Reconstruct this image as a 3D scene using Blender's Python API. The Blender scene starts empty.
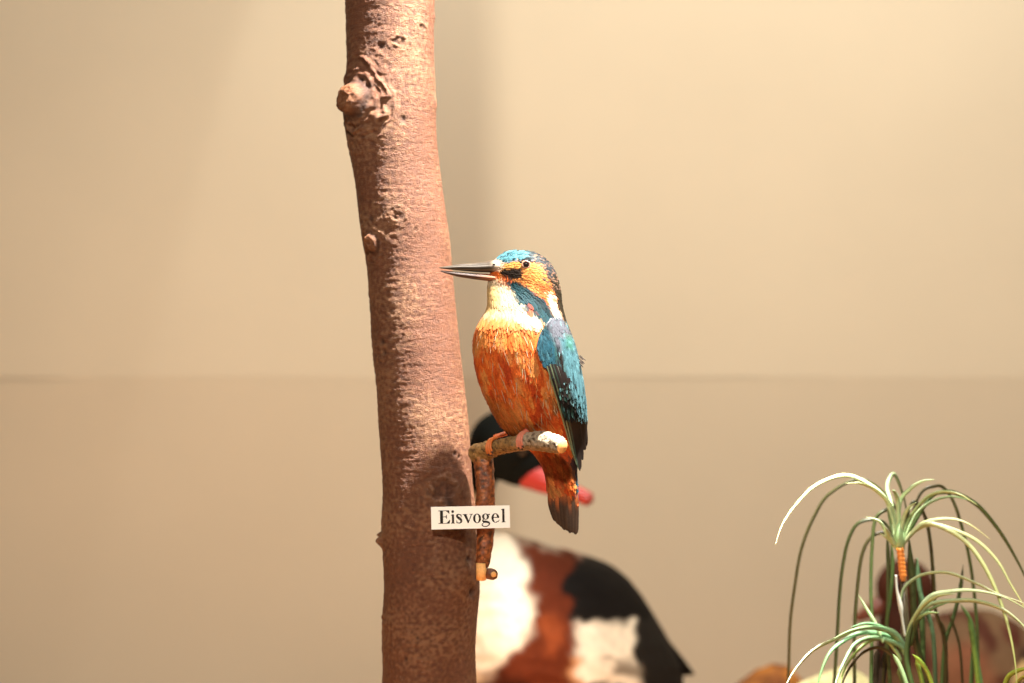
import bpy, bmesh, math, random
from mathutils import Vector, noise, Matrix
random.seed(7)
C = bpy.context.scene.collection
PI = math.pi
# ------------------------------------------------------------------ camera frame
CAMZ = 1.4
K = 0.575 / 1024.0
U = K * 1.02                     # metres per bird unit

def P(x, y, d):
    """world point seen at (x, y) of the 1024x683 frame at distance d"""
    return Vector(((x - 512) * K * d, d, CAMZ - (y - 341.5) * K * d))

def srgb(r, g, b, s=1.0):
    f = lambda c: ((c / 255) / 12.92 if c / 255 <= 0.04045 else ((c / 255 + 0.055) / 1.055) ** 2.4) * s
    return (f(r), f(g), f(b))

def lerp(a, b, t): return a + (b - a) * t
def mixc(a, b, t): return tuple(lerp(a[i], b[i], t) for i in range(3))
def sstep(a, b, x):
    t = max(0.0, min(1.0, (x - a) / (b - a))); return t * t * (3 - 2 * t)
def table(tab, y):
    if y <= tab[0][0]: return list(tab[0][1:])
    for a, b in zip(tab, tab[1:]):
        if y <= b[0]:
            t = (y - a[0]) / (b[0] - a[0])
            return [lerp(p, q, t) for p, q in zip(a[1:], b[1:])]
    return list(tab[-1][1:])
def smooth_table(tab, y, w):
    n = 5; acc = None
    for k in range(n):
        v = table(tab, y + w * (k / (n - 1) - .5))
        acc = v if acc is None else [p + q for p, q in zip(acc, v)]
    return [p / n for p in acc]
def catmull(pts, n):
    out = []; m = len(pts)
    for i in range(m - 1):
        p0 = pts[max(i - 1, 0)]; p1 = pts[i]; p2 = pts[i + 1]; p3 = pts[min(i + 2, m - 1)]
        for k in range(n):
            t = k / n
            out.append(tuple(0.5 * (2 * b + (c - a) * t + (2 * a - 5 * b + 4 * c - d) * t * t + (3 * b - a - 3 * c + d) * t ** 3)
                             for a, b, c, d in zip(p0, p1, p2, p3)))
    out.append(tuple(pts[-1])); return out
def inpoly(x, y, poly):
    c = False; j = len(poly) - 1
    for i in range(len(poly)):
        xi, yi = poly[i]; xj, yj = poly[j]
        if (yi > y) != (yj > y) and x < (xj - xi) * (y - yi) / (yj - yi) + xi: c = not c
        j = i
    return c
def edgedist(x, y, poly):
    best = 1e9
    for i in range(len(poly)):
        ax, ay = poly[i]; bx, by = poly[(i + 1) % len(poly)]
        dx, dy = bx - ax, by - ay
        t = max(0, min(1, ((x - ax) * dx + (y - ay) * dy) / (dx * dx + dy * dy + 1e-9)))
        d = math.hypot(x - ax - t * dx, y - ay - t * dy)
        if d < best: best = d
    return best
def polyw(x, y, poly, soft):
    xs = [p[0] for p in poly]; ys = [p[1] for p in poly]
    if x < min(xs) - soft or x > max(xs) + soft or y < min(ys) - soft or y > max(ys) + soft: return 0.0
    d = edgedist(x, y, poly)
    if not inpoly(x, y, poly): d = -d
    return sstep(-soft, soft, d)

# ------------------------------------------------------------------ mesh helpers
class MB:
    def __init__(s): s.v = []; s.f = []; s.c = []
    def add(s, verts, faces, cols=None):
        o = len(s.v); s.v.extend(verts); s.f.extend([tuple(i + o for i in f) for f in faces])
        if cols is None: cols = [(1, 1, 1)] * len(verts)
        elif len(cols) == 3 and not hasattr(cols[0], '__len__'): cols = [cols] * len(verts)
        s.c.extend(cols)
    def build(s, name, m, parent=None, smooth=True, origin=None):
        me = bpy.data.meshes.new(name)
        og = Vector(origin) if origin is not None else Vector((0, 0, 0))
        me.from_pydata([Vector(v) - og for v in s.v], [], s.f); me.update()
        ca = me.color_attributes.new('tint', 'FLOAT_COLOR', 'POINT')
        buf = []
        for c in s.c: buf.extend((c[0], c[1], c[2], 1.0))
        ca.data.foreach_set('color', buf)
        if smooth: me.polygons.foreach_set('use_smooth', [True] * len(me.polygons))
        me.materials.append(m)
        bm = bmesh.new(); bm.from_mesh(me); bmesh.ops.recalc_face_normals(bm, faces=bm.faces); bm.to_mesh(me); bm.free()
        o = bpy.data.objects.new(name, me); C.objects.link(o)
        if parent is not None:
            o.parent = parent
            w = Vector((0, 0, 0)); q = parent
            while q is not None: w += q.location; q = q.parent
            o.location = og - w
        else: o.location = og
        return o
def tag(o, label=None, cat=None, group=None, kind=None):
    if label: o['label'] = label
    if cat: o['category'] = cat
    if group: o['group'] = group
    if kind: o['kind'] = kind
    return o
def empty(name, loc, **k):
    o = bpy.data.objects.new(name, None); C.objects.link(o); o.location = loc; o.empty_display_size = .02
    return tag(o, **k)

def frames(path):
    T = []
    for i in range(len(path)):
        a = path[max(i - 1, 0)]; b = path[min(i + 1, len(path) - 1)]
        T.append((b - a).normalized())
    up = Vector((0, 0, 1)) if abs(T[0].z) < .8 else Vector((0, 1, 0))
    n = (up - T[0] * up.dot(T[0])).normalized(); N = [n]
    for i in range(1, len(path)):
        n = N[-1] - T[i] * N[-1].dot(T[i]); N.append(n.normalized())
    return T, N
def tube(mb, path, radii, seg=16, col=(1, 1, 1), bump=None, cap=True, flat=1.0, roundcap=False):
    path = [Vector(p) for p in path]
    T, N = frames(path); vs = []; cs = []; n = len(path)
    for i in range(n):
        B = T[i].cross(N[i])
        for k in range(seg):
            a = 2 * PI * k / seg
            dr = N[i] * math.cos(a) + B * math.sin(a) * flat
            r = radii[i]
            if bump: r += bump(path[i] + dr * r, i / (n - 1), a)
            vs.append(path[i] + dr * r)
            cs.append(col(path[i] + dr * r, i / (n - 1), a) if callable(col) else col)
    fs = [(i * seg + k, i * seg + (k + 1) % seg, (i + 1) * seg + (k + 1) % seg, (i + 1) * seg + k) for i in range(n - 1) for k in range(seg)]
    if cap:
        for e, s in ((0, -1), (n - 1, 1)):
            vs.append(path[e] + T[e] * s * radii[e] * (.6 if roundcap else .02)); cs.append(cs[e * seg])
            c = len(vs) - 1
            for k in range(seg): fs.append((e * seg + k, e * seg + (k + 1) % seg, c))
    mb.add(vs, fs, cs)
def ellipsoid(mb, c, rx, ry, rz, col=(1, 1, 1), nu=32, nv=20, bump=None):
    vs = []; cs = []
    for i in range(nv + 1):
        ph = PI * i / nv
        for k in range(nu):
            a = 2 * PI * k / nu
            d = Vector((math.sin(ph) * math.cos(a), math.sin(ph) * math.sin(a), math.cos(ph)))
            s = 1 + (bump(d) if bump else 0)
            p = Vector(c) + Vector((d.x * rx, d.y * ry, d.z * rz)) * s
            vs.append(p); cs.append(col(p) if callable(col) else col)
    fs = [(i * nu + k, i * nu + (k + 1) % nu, (i + 1) * nu + (k + 1) % nu, (i + 1) * nu + k) for i in range(nv) for k in range(nu)]
    mb.add(vs, fs, cs)
def fbm(x, y, z, oct=3):
    s = 0; a = 1; 
    for _ in range(oct):
        s += a * noise.noise(Vector((x, y, z))); x *= 2.1; y *= 2.1; z *= 2.1; a *= .5
    return s

# ------------------------------------------------------------------ materials
def mat(name, base=(1, 1, 1), rough=.7, attr=False, nscale=0, namt=0, bscale=0, bstr=0, bdist=.0005, spec=.4, coat=0, stretch=(1, 1, 1), speck=None, sheen=0, trans=0):
    m = bpy.data.materials.new(name); m.use_nodes = True
    nt = m.node_tree; b = nt.nodes['Principled BSDF']; L = nt.links
    b.inputs['Roughness'].default_value = rough
    b.inputs['Specular IOR Level'].default_value = spec
    b.inputs['Coat Weight'].default_value = coat
    b.inputs['Sheen Weight'].default_value = sheen
    tc = nt.nodes.new('ShaderNodeTexCoord'); mp = nt.nodes.new('ShaderNodeMapping')
    mp.inputs['Scale'].default_value = stretch
    L.new(tc.outputs['Object'], mp.inputs['Vector'])
    if attr:
        a = nt.nodes.new('ShaderNodeAttribute'); a.attribute_name = 'tint'; src = a.outputs['Color']
        mul = nt.nodes.new('ShaderNodeMix'); mul.data_type = 'RGBA'; mul.blend_type = 'MULTIPLY'; mul.inputs[0].default_value = 1
        L.new(src, mul.inputs[6]); mul.inputs[7].default_value = (*base, 1); src = mul.outputs[2]
    else:
        rgb = nt.nodes.new('ShaderNodeRGB'); rgb.outputs[0].default_value = (*base, 1); src = rgb.outputs[0]
    if nscale:
        n = nt.nodes.new('ShaderNodeTexNoise'); n.inputs['Scale'].default_value = nscale; n.inputs['Detail'].default_value = 6
        L.new(mp.outputs[0], n.inputs['Vector'])
        mr = nt.nodes.new('ShaderNodeMapRange'); mr.inputs[1].default_value = .3; mr.inputs[2].default_value = .7
        mr.inputs[3].default_value = 1 - namt; mr.inputs[4].default_value = 1 + namt
        L.new(n.outputs['Fac'], mr.inputs[0])
        mx = nt.nodes.new('ShaderNodeVectorMath'); mx.operation = 'SCALE'
        L.new(src, mx.inputs[0]); L.new(mr.outputs[0], mx.inputs['Scale']); src = mx.outputs[0]
    if speck:
        sc, th, col = speck
        n = nt.nodes.new('ShaderNodeTexNoise'); n.inputs['Scale'].default_value = sc; n.inputs['Detail'].default_value = 3
        L.new(mp.outputs[0], n.inputs['Vector'])
        mr = nt.nodes.new('ShaderNodeMapRange'); mr.inputs[1].default_value = th; mr.inputs[2].default_value = th + .08
        L.new(n.outputs['Fac'], mr.inputs[0])
        mx = nt.nodes.new('ShaderNodeMix'); mx.data_type = 'RGBA'
        L.new(mr.outputs[0], mx.inputs[0]); L.new(src, mx.inputs[6]); mx.inputs[7].default_value = (*col, 1); src = mx.outputs[2]
    L.new(src, b.inputs['Base Color'])
    if bscale:
        n = nt.nodes.new('ShaderNodeTexNoise'); n.inputs['Scale'].default_value = bscale; n.inputs['Detail'].default_value = 8
        n.inputs['Roughness'].default_value = .65
        L.new(mp.outputs[0], n.inputs['Vector'])
        bp = nt.nodes.new('ShaderNodeBump'); bp.inputs['Strength'].default_value = bstr; bp.inputs['Distance'].default_value = bdist
        L.new(n.outputs['Fac'], bp.inputs['Height']); L.new(bp.outputs[0], b.inputs['Normal'])
    return m

M = {}
M['bark'] = mat('bark', (.345, .315, .24), .62, attr=True, nscale=240, namt=.16, bscale=1000, bstr=1, bdist=.0010, spec=.35, stretch=(1, 1, 1.6), speck=(900, .66, srgb(190, 150, 130, .4)))
M['twig'] = mat('twig_bark', (.85, .78, .66), .38, attr=True, nscale=700, namt=.45, bscale=800, bstr=.9, bdist=.0006, spec=.55, speck=(1300, .64, srgb(190, 140, 90)))
M['bark_lit'] = mat('bark_painted_lit', (.48, .46, .42), .7, attr=True, nscale=600, namt=.4, bscale=800, bstr=1, bdist=.0008)  # perch bark, its tint carries painted lamplight on the outer half
M['cut'] = mat('cut_wood', srgb(235, 175, 105), .7, nscale=900, namt=.15)
M['paper'] = mat('card', srgb(252, 250, 242), .75, spec=.2)
M['ink'] = mat('ink', srgb(38, 32, 28), .6, spec=.2)
M['plum'] = mat('plumage', (.52, .50, .46), .55, attr=True, nscale=1500, namt=.25, spec=.12)
M['wing'] = mat('wing_plumage', (.5, .5, .48), .45, attr=True, nscale=1800, namt=.22, spec=.22)
M['bill'] = mat('bill_horn', (.3, .29, .27), .32, attr=True, nscale=500, namt=.15, spec=.6)
M['eye'] = mat('eye', srgb(22, 12, 10), .06, spec=.8, coat=.6)
M['skin'] = mat('foot_skin', (.62, .6, .58), .5, attr=True, bscale=2500, bstr=.4, bdist=.0003)
M['claw'] = mat('claw', srgb(60, 40, 32), .35)
M['duck'] = mat('duck_plumage', (.8, .74, .66), .8, spec=.12, attr=True, nscale=160, namt=.1)
M['duckbill'] = mat('duck_bill', (1, 1, 1), .35, attr=True)
M['leaf'] = mat('leaf', (1, 1, 1), .38, attr=True, nscale=300, namt=.12, spec=.5)
M['wire'] = mat('white_wire', srgb(190, 190, 180), .3, spec=.7)
M['stone'] = mat('stone', (1, 1, 1), .85, attr=True, nscale=60, namt=.3, bscale=80, bstr=.6, bdist=.004)
M['floor'] = mat('soil_floor', srgb(142, 99, 60), .9, nscale=60, namt=.15, bscale=300, bstr=.5, bdist=.002)
M['wall'] = mat('wall_board', srgb(219, 204, 176), .85, nscale=5, namt=.025, spec=.15)

# ------------------------------------------------------------------ setting
WD = 1.80
FLOOR = 1.035
def box(name, x0, x1, y0, y1, z0, z1, m, parent=None):
    mb = MB()
    vs = [(x, y, z) for x in (x0, x1) for y in (y0, y1) for z in (z0, z1)]
    mb.add(vs, [(0, 1, 3, 2), (4, 6, 7, 5), (0, 4, 5, 1), (2, 3, 7, 6), (0, 2, 6, 4), (1, 5, 7, 3)])
    return mb.build(name, m, parent, smooth=False)
wall = box('wall_back', -1.6, 1.6, WD + .055, WD + .09, FLOOR, 2.6, M['wall']); wall['kind'] = 'structure'
ZS = P(0, 378, WD).z
# two backdrop boards meeting in a seam; the lower one leans back a little towards its foot
mb = MB(); n = 60
for i in range(n + 1):
    x = lerp(-1.6, 1.6, i / n)
    sag = .0012 * noise.noise(Vector((x * 3, 1, 0)))
    mb.v += [Vector((x, WD, ZS + sag)), Vector((x, WD, 2.6)), Vector((x, WD + .008, ZS + sag)), Vector((x, WD + .008, 2.6))]
    mb.c += [(1, 1, 1)] * 4
    if i:
        a = (i - 1) * 4; b = i * 4
        mb.f += [(a, b, b + 1, a + 1), (a, a + 2, b + 2, b), (a + 1, b + 1, b + 3, a + 3), (a + 2, a + 3, b + 3, b + 2)]
o = mb.build('upper_board', M['wall'], wall, smooth=False)
mb = MB()
for i in range(n + 1):
    x = lerp(-1.6, 1.6, i / n)
    lean = .0
    gap = .0002 + .0012 * sstep(-.43, -.47, x) if x < -.42 else .0001
    mb.v += [Vector((x, WD + .0002, ZS - gap)), Vector((x, WD + .034, FLOOR + .001)), Vector((x, WD + .008, ZS - gap)), Vector((x, WD + .042, FLOOR + .001))]
    mb.c += [(1, 1, 1)] * 4
    if i:
        a = (i - 1) * 4; b = i * 4
        mb.f += [(a, b, b + 1, a + 1), (a, a + 2, b + 2, b), (a + 1, b + 1, b + 3, a + 3), (a + 2, a + 3, b + 3, b + 2)]
o = mb.build('lower_board', M['wall'], wall, smooth=False)
fl = box('floor', -1.6, 1.6, .55, WD + .09, FLOOR - .04, FLOOR, M['floor']); fl['kind'] = 'structure'
for nm, x0 in (('wall_left', -1.64), ('wall_right', 1.6)):
    w = box(nm, x0, x0 + .04, -0 + .55, WD + .09, FLOOR, 2.6, M['wall']); w['kind'] = 'structure'

# ------------------------------------------------------------------ tree trunk
TD = 1.075
TR = [(-700, 330, 420), (-320, 340, 428), (-60, 343, 433), (0, 344.5, 435.5), (60, 346, 435), (100, 345, 436), (140, 347, 438), (170, 352, 440.5), (210, 357, 447),
      (245, 362.5, 450.5), (270, 366.5, 453), (310, 369.5, 457), (340, 371, 460.5), (390, 376.5, 465.5), (440, 379, 471), (500, 382, 475.5),
      (560, 382, 480), (590, 382, 481.5), (612, 382, 478.5), (650, 382, 476.5), (683, 381.5, 477), (800, 378, 486), (940, 366, 506)]
FEAT = []   # (px, py, kind, r, h)
FEAT += [(358, 104, 'knob', 15, 11), (366, 118, 'bump', 30, 4.5), (384, 100, 'bump', 22, 2.0), (424, 33, 'scar', 5, 1.6), (402, 48, 'scar', 6, 1.8), (384, 53, 'pit', 4, 2.2), (366, 86, 'pit', 4, 2.6),
         (406, 124, 'pit', 4, 2.0), (374, 92, 'pit', 5, 2), (401, 219, 'scar', 6.5, 1.9), (375, 245, 'knob', 7.5, 4.5), (372, 238, 'bump', 15, 2.0), (374, 221, 'pit', 4, 1.2),
         (418, 232, 'scar', 3, 1.0), (384, 341, 'pit', 4, 2.4), (386, 352, 'pit', 3, 2.0), (382, 338, 'bump', 9, 1.5), (457, 452, 'pit', 2.8, 2.2), (461, 455, 'pit', 2.2, 1.8), (436, 105, 'bump', 8, 1.6),
         (383, 540, 'bump', 6, 7), (382, 535, 'bump', 3.5, 5), (383, 616, 'bump', 3, 2), (446, 487, 'scar', 14, 2.6), (452, 500, 'pit', 7, 2), (466, 568, 'bump', 17, 4), (455, 582, 'bump', 14, 2.0),
         (474, 588, 'pit', 6, 3.5), (470, 556, 'pit', 5, 3.0), (408, 652, 'pit', 2.5, 1.6), (436, 18, 'bump', 6, 1.2), (392, 618, 'bump', 8, 1), (420, 630, 'pit', 2, 1)]
def trunk_mesh():
    mb = MB(); NS = 300; y = -700.0; rows = []
    ys = []
    while y < 940:
        ys.append(y); y += 1.15 if -20 < y < 700 else 4
    ys.append(940)
    feats = []
    for fx, fy, kd, r, h in FEAT:
        l, rr = smooth_table(TR, fy, 16); c = (l + rr) / 2; R = (rr - l) / 2
        a0 = math.acos(max(-1, min(1, (fx - c) / R)))
        feats.append((a0, fy, kd, r, h))
    dark = srgb(118, 72, 54); mid = srgb(160, 104, 80); lite = srgb(196, 146, 118); pitc = srgb(70, 38, 26); cutc = srgb(200, 130, 85)
    for y in ys:
        l, rr = smooth_table(TR, y, 16); c = (l + rr) / 2; R = (rr - l) / 2
        near = [f for f in feats if abs(f[1] - y) < f[3] * 3.6]
        kn = [f for f in feats if f[2] == 'knob' and abs(f[1] - y) < f[3] * 4]
        for k in range(NS):
            a = 2 * PI * k / NS          # a in 0..pi is the camera side
            ca, sa = math.cos(a), math.sin(a)
            X, Z = ca * R, sa * R
            yy = y
            # long horizontal wrinkles, broken up, over a blistered surface
            wr = noise.noise(Vector((X * .035, Z * .035, y * .22)))
            wr2 = noise.noise(Vector((X * .09 + 9, Z * .09, y * .5)))
            bl = noise.noise(Vector((X * .25, Z * .25, y * .28 + 5)))
            bl2 = noise.noise(Vector((X * .6, Z * .6, y * .65)))
            big = noise.noise(Vector((X * .02, Z * .02, y * .018 + 3)))
            amp = .3 + .25 * sstep(-.2, .4, big) + .5 * sstep(.45, -.45, ca + .5 * big)
            h = 1.8 * big + amp * (.5 * wr + .3 * wr2 + .38 * bl + .3 * bl2)
            h -= .35 * sstep(.32, .5, noise.noise(Vector((X * .12, Z * .12, y * .8 + 20))))
            col = mixc(mid, lite, sstep(-.05, .5, big * .5 + bl * .5 + .12))
            col = mixc(col, dark, .6 * sstep(.0, .6, -bl * .6 - wr2 * .4 - bl2 * .3))
            for a0, fy, kd, r, hh in near:
                da = a - a0
                if da > PI: da -= 2 * PI
                if da < -PI: da += 2 * PI
                dx = da * R; dy = y - fy; d = math.hypot(dx, dy)
                if d > r * 3.6: continue
                if kd == 'scar': d = math.hypot(dx * .85 + .25 * r * bl, dy * 1.15 + .3 * r * wr2)
                wob = 1 + .14 * noise.noise(Vector((dx * 1.3 / r, dy * 1.3 / r, fy)))
                q = d * wob / r
                if kd == 'bump': h += hh * math.exp(-q * q * 1.6)
                elif kd == 'pit':
                    g = math.exp(-q * q * 1.4); h -= hh * g; col = mixc(col, pitc, .85 * g)
                elif kd == 'scar':
                    ring = math.exp(-((q - 1) / .28) ** 2); inn = math.exp(-(q / .75) ** 4)
                    ring2 = math.exp(-((q - 1.7) / .25) ** 2)
                    h += hh * .6 * ring * (.7 + bl) + hh * .3 * ring2 - hh * .45 * inn + hh * .5 * math.exp(-(q / .3) ** 2)
                    col = mixc(col, lite, .4 * ring); col = mixc(col, pitc, .6 * inn * (1 - math.exp(-(q / .35) ** 2)))
                elif kd == 'knob':
                    top = 1 / (1 + math.exp((q - 1) * 9))
                    h += hh * top + hh * .3 * math.exp(-(q / 2.2) ** 2)
                    h -= 1.3 * top * math.exp(-(q / .55) ** 2)
                    h += .5 * top * math.cos(q * 14) + 1.1 * top * bl2
                    ringw = math.exp(-((q - 2.1) / .8) ** 2) * (1 if dx > 0 or True else 0)
                    h += .1 * r * ringw * 2.6 * noise.noise(Vector((q * 3.6, 2.2 * math.atan2(dy, dx + .01), fy)))
                    col = mixc(col, cutc, .55 * top)
                    col = mixc(col, pitc, .7 * math.exp(-((q - 1.22) / .2) ** 2))
            rad = R + h - .8
            p = P(c, y, TD) + Vector((ca * rad, -sa * rad, 0)) * (K * TD)
            mb.v.append(p); mb.c.append(col)
    n = len(ys)
    mb.f = [(i * NS + k, i * NS + (k + 1) % NS, (i + 1) * NS + (k + 1) % NS, (i + 1) * NS + k) for i in range(n - 1) for k in range(NS)]
    for e in (0, n - 1):
        mb.f.append(tuple(e * NS + k for k in range(NS)))
    return mb
tr = trunk_mesh().build('tree_trunk', M['bark'], origin=P(430, 938, TD))
tag(tr, 'thick upright tree trunk with pinkish brown knotty bark beside the kingfisher', 'tree trunk')

# ------------------------------------------------------------------ perch twig
root = empty('perch_branch', P(483, 560, 1.053), label='short forked twig fixed to the trunk, its knobbly side arm carrying the kingfisher', cat='branch')
olive = srgb(184, 142, 82); rust = srgb(140, 78, 44); pale = srgb(214, 200, 178); drk = srgb(60, 36, 22)
pp = catmull([(476, 454, 1.056), (489, 450, 1.048), (504, 446, 1.038), (524, 442, 1.026), (545, 441.5, 1.013), (562, 446, 1.004)], 16)
PERCH = [(a, b, c) for a, b, c in pp]
def perch_at(x):
    for i in range(len(PERCH) - 1):
        if PERCH[i][0] <= x <= PERCH[i + 1][0]:
            t = (x - PERCH[i][0]) / (PERCH[i + 1][0] - PERCH[i][0])
            return tuple(lerp(p, q, t) for p, q in zip(PERCH[i], PERCH[i + 1]))
def perch_r(t): return table([(0, 10.5), (.15, 9.5), (.3, 7.6), (.55, 8), (.75, 9.6), (.9, 9.4), (1, 7.8)], t)[0]
mb = MB()
def pb(p, t, a): return U * (1.6 * fbm(p.x * 260, p.y * 260, p.z * 260) + .7 * noise.noise(p * 900))
def pc(p, t, a):
    nz = noise.noise(p * 700); c = mixc(olive, drk, sstep(.05, .6, nz))
    w = sstep(.5, .66, t + .05 * nz)  # strong lamplight painted in as a pale outer half
    l = mixc(pale, drk, sstep(.12, .4, noise.noise(p * 520 + Vector((3, 1, 2)))))
    return mixc(c, l, w * (.9 if math.cos(a) > -.45 else .3))
tube(mb, [P(*q) for q in pp], [perch_r(i / (len(pp) - 1)) * U for i in range(len(pp))], 40, pc, pb)
mb.build('side_arm', M['bark_lit'], root, origin=P(520, 443, 1.02))
e = P(*pp[-1]); dire = (P(*pp[-1]) - P(*pp[-3])).normalized()
mb = MB(); tube(mb, [e - dire * .001, e + dire * .0004, e + dire * .0009], [7.2 * U, 7.2 * U, 6.3 * U], 24, (1, 1, 1), lambda p, t, a: U * .5 * noise.noise(p * 400))
c1 = mb.build('cut_end', M['cut'], root, origin=e); c1['label'] = 'pale sawn end'
mb = MB()
tp = catmull([(480, 447, 1.053), (483, 458, 1.053), (485, 480, 1.052), (485.5, 510, 1.051), (485, 540, 1.051), (482, 567, 1.051)], 18)
def tb(p, t, a): return U * (1.2 * fbm(p.x * 200, p.y * 200, p.z * 160) + .6 * noise.noise(p * 800) + 1.6 * max(0, noise.noise(Vector((p.x * 150, p.y * 150, p.z * 70)))))
def tcf(p, t, a):
    nz = noise.noise(p * 500)
    c = mixc(rust, drk, sstep(.05, .5, nz)); c = mixc(c, srgb(178, 108, 60), sstep(.1, .5, -nz))
    return mixc(mixc(olive, drk, sstep(.1, .5, nz)), c, sstep(.05, .3, t))
tube(mb, [P(*q) for q in tp], [table([(0, 8), (.1, 10), (.3, 10), (.6, 9), (.85, 8.2), (1, 6.6)], i / (len(tp) - 1))[0] * U for i in range(len(tp))], 36, tcf, tb)
mb.build('stem', M['twig'], root, origin=P(484, 510, 1.052))
mb = MB()
tube(mb, [P(481.6, 563, 1.049), P(481.4, 572, 1.0488), P(481.2, 579.5, 1.0495)], [5.3 * U, 5.4 * U, 5.1 * U], 20, (1, 1, 1), lambda p, t, a: U * .35 * noise.noise(p * 500))
c2 = mb.build('cut_end', M['cut'], root, origin=P(481.5, 572, 1.049)); c2['label'] = 'pale cut foot of the twig'
mb = MB()
tube(mb, [P(485, 573, 1.054), P(490, 574, 1.050), P(493.5, 574.5, 1.046)], [4.6 * U, 5.8 * U, 5.4 * U], 20, lambda p, t, a: mixc(rust, drk, .5 + .5 * noise.noise(p * 600)), tb)
nb = mb.build('side_stub', M['twig'], root, origin=P(491, 574, 1.05))
mb = MB(); tube(mb, [P(493.3, 574.4, 1.0462), P(494.2, 574.6, 1.0452)], [3.1 * U, 2.6 * U], 14); mb.build('stub_end', M['cut'], nb, origin=P(494, 574.5, 1.0455))

# ------------------------------------------------------------------ name card
SD = 1.040
ck = K * SD
card = empty('name_card', P(470.5, 517.5, SD), label='small white name card reading Eisvogel on the trunk below the kingfisher', cat='sign')
def cardpt(x, y, dz=0):     # y up from baseline
    a = math.radians(1.35)
    X = x * math.cos(a) - y * math.sin(a); Y = x * math.sin(a) + y * math.cos(a)
    return P(438.5 + X, 523.8 - Y, SD) + Vector((0, dz, 0))
mb = MB(); q = []
x0, x1, y0, y1 = -7.2, 71.5, -5.6, 16.8
for dz in (-.0, .0009):
    q += [cardpt(x0, y0, dz), cardpt(x1, y0, dz), cardpt(x1, y1, dz), cardpt(x0, y1, dz)]
mb.add(q, [(0, 1, 2, 3), (4, 5, 6, 7), (0, 1, 5, 4), (1, 2, 6, 5), (2, 3, 7, 6), (3, 0, 4, 7)])
mb.build('card', M['paper'], card, smooth=False, origin=P(470.5, 517.5, SD))
lt = MB()
def quad_strip(A, B):
    n = len(A); vs = [cardpt(x, y, -.00012) for x, y in A] + [cardpt(x, y, -.00012) for x, y in B]
    vs2 = [cardpt(x, y, .0001) for x, y in A] + [cardpt(x, y, .0001) for x, y in B]
    fs = [(i, i + 1, n + i + 1, n + i) for i in range(n - 1)]
    lt.add(vs, fs)
def rect(a, b, c, d): quad_strip([(a, c), (b, c)], [(a, d), (b, d)])
def quadp(p): quad_strip([p[0], p[1]], [p[3], p[2]])
def ring(cx, cy, ox, oy, ix, iy, sh=0, a0=0, a1=360, n=40):
    A = []; B = []
    for i in range(n + 1):
        t = math.radians(lerp(a0, a1, i / n))
        A.append((cx + ox * math.cos(t), cy + oy * math.sin(t))); B.append((cx + sh + ix * math.cos(t), cy + iy * math.sin(t)))
    quad_strip(A, B)
def stroke(pts):
    s = catmull(pts, 8); A = []; B = []
    for i in range(len(s)):
        a = s[max(0, i - 1)]; b = s[min(len(s) - 1, i + 1)]; dx, dy = b[0] - a[0], b[1] - a[1]; l = math.hypot(dx, dy) or 1
        w = s[i][2] / 2; A.append((s[i][0] - dy / l * w, s[i][1] + dx / l * w)); B.append((s[i][0] + dy / l * w, s[i][1] - dx / l * w))
    quad_strip(A, B)
# E
rect(1.7, 4.7, 0, 13.2); rect(0, 11, 12.6, 13.2); rect(0, 11.2, 0, .6); rect(4.7, 8.2, 6.5, 7.1)
quadp([(10.6, 12.7), (11, 12.7), (11.2, 9.7), (10.7, 9.7)]); quadp([(7.6, 12.7), (11, 12.7), (11, 10), (10.7, 10.2)])
quadp([(8, .5), (11.2, .5), (11.8, 3.8), (11.2, 3.6)]); quadp([(7.2, 6.8), (8.2, 4.7), (8.5, 4.7), (8.5, 6.8)]); quadp([(7.2, 6.8), (8.5, 6.8), (8.5, 8.9), (8.2, 8.9)])
# i
def stem(x, h, dot=False):
    rect(x + .9, x + 3.1, 0, h); rect(x, x + 4, 0, .6); quadp([(x, h - .9), (x + .9, h - 1.2), (x + 3.1, h), (x, h - .4)])
    if dot: ring(x + 1.9, 11.9, 1.35, 1.35, 0, 0)
stem(12.6, 9.1, True)
# s
stroke([(22.9, 6.2, .5), (22.6, 8.0, .9), (20.8, 8.9, 1.0), (19.0, 8.3, 1.7), (18.9, 6.7, 2.1), (20.9, 5.0, 2.5), (22.6, 3.4, 2.2), (22.7, 1.4, 1.7), (20.9, .25, 1.0), (18.8, .9, .8), (18.2, 3.0, .5)])
rect(22.6, 23.1, 6, 9); rect(18.0, 18.5, 0, 3)
# v
quadp([(25.2, 8.8), (28.0, 8.8), (30.7, 1.7), (29.3, -.1)]); quadp([(32.8, 8.8), (33.7, 8.8), (30.1, -.1), (29.3, -.1)]); rect(24.3, 29, 8.5, 9.1); rect(31.2, 34.6, 8.5, 9.1)
# o
ring(38.7, 4.5, 4.0, 4.75, 1.75, 4.1)
# g
ring(47.2, 6.1, 3.5, 3.1, 1.35, 2.55); stroke([(45.2, 3.6, .8), (44.3, 2.3, 1.2), (45.5, 1.2, 2.0), (48.4, .9, 2.1), (50.6, -.1, 1.7), (50.7, -1.9, 1.1), (48.2, -3.6, .9), (45.2, -3.5, .9), (43.6, -2.2, 1.0), (44.6, -.4, .8), (46, .6, .8)])
stroke([(49.4, 7.9, .9), (50.6, 8.3, 1.0), (51.6, 8.1, 1.3)])
# e
ring(57.0, 4.5, 3.9, 4.7, 1.7, 4.1, 0, 12, 305); ring(57.0, 4.5, 3.9, 4.7, 1.7, 4.1, 0, 0, 14); rect(54.6, 60.8, 4.7, 5.4); stroke([(58.9, .6, 1.0), (60.2, 1.4, .7), (60.9, 2.6, .4)])
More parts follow.
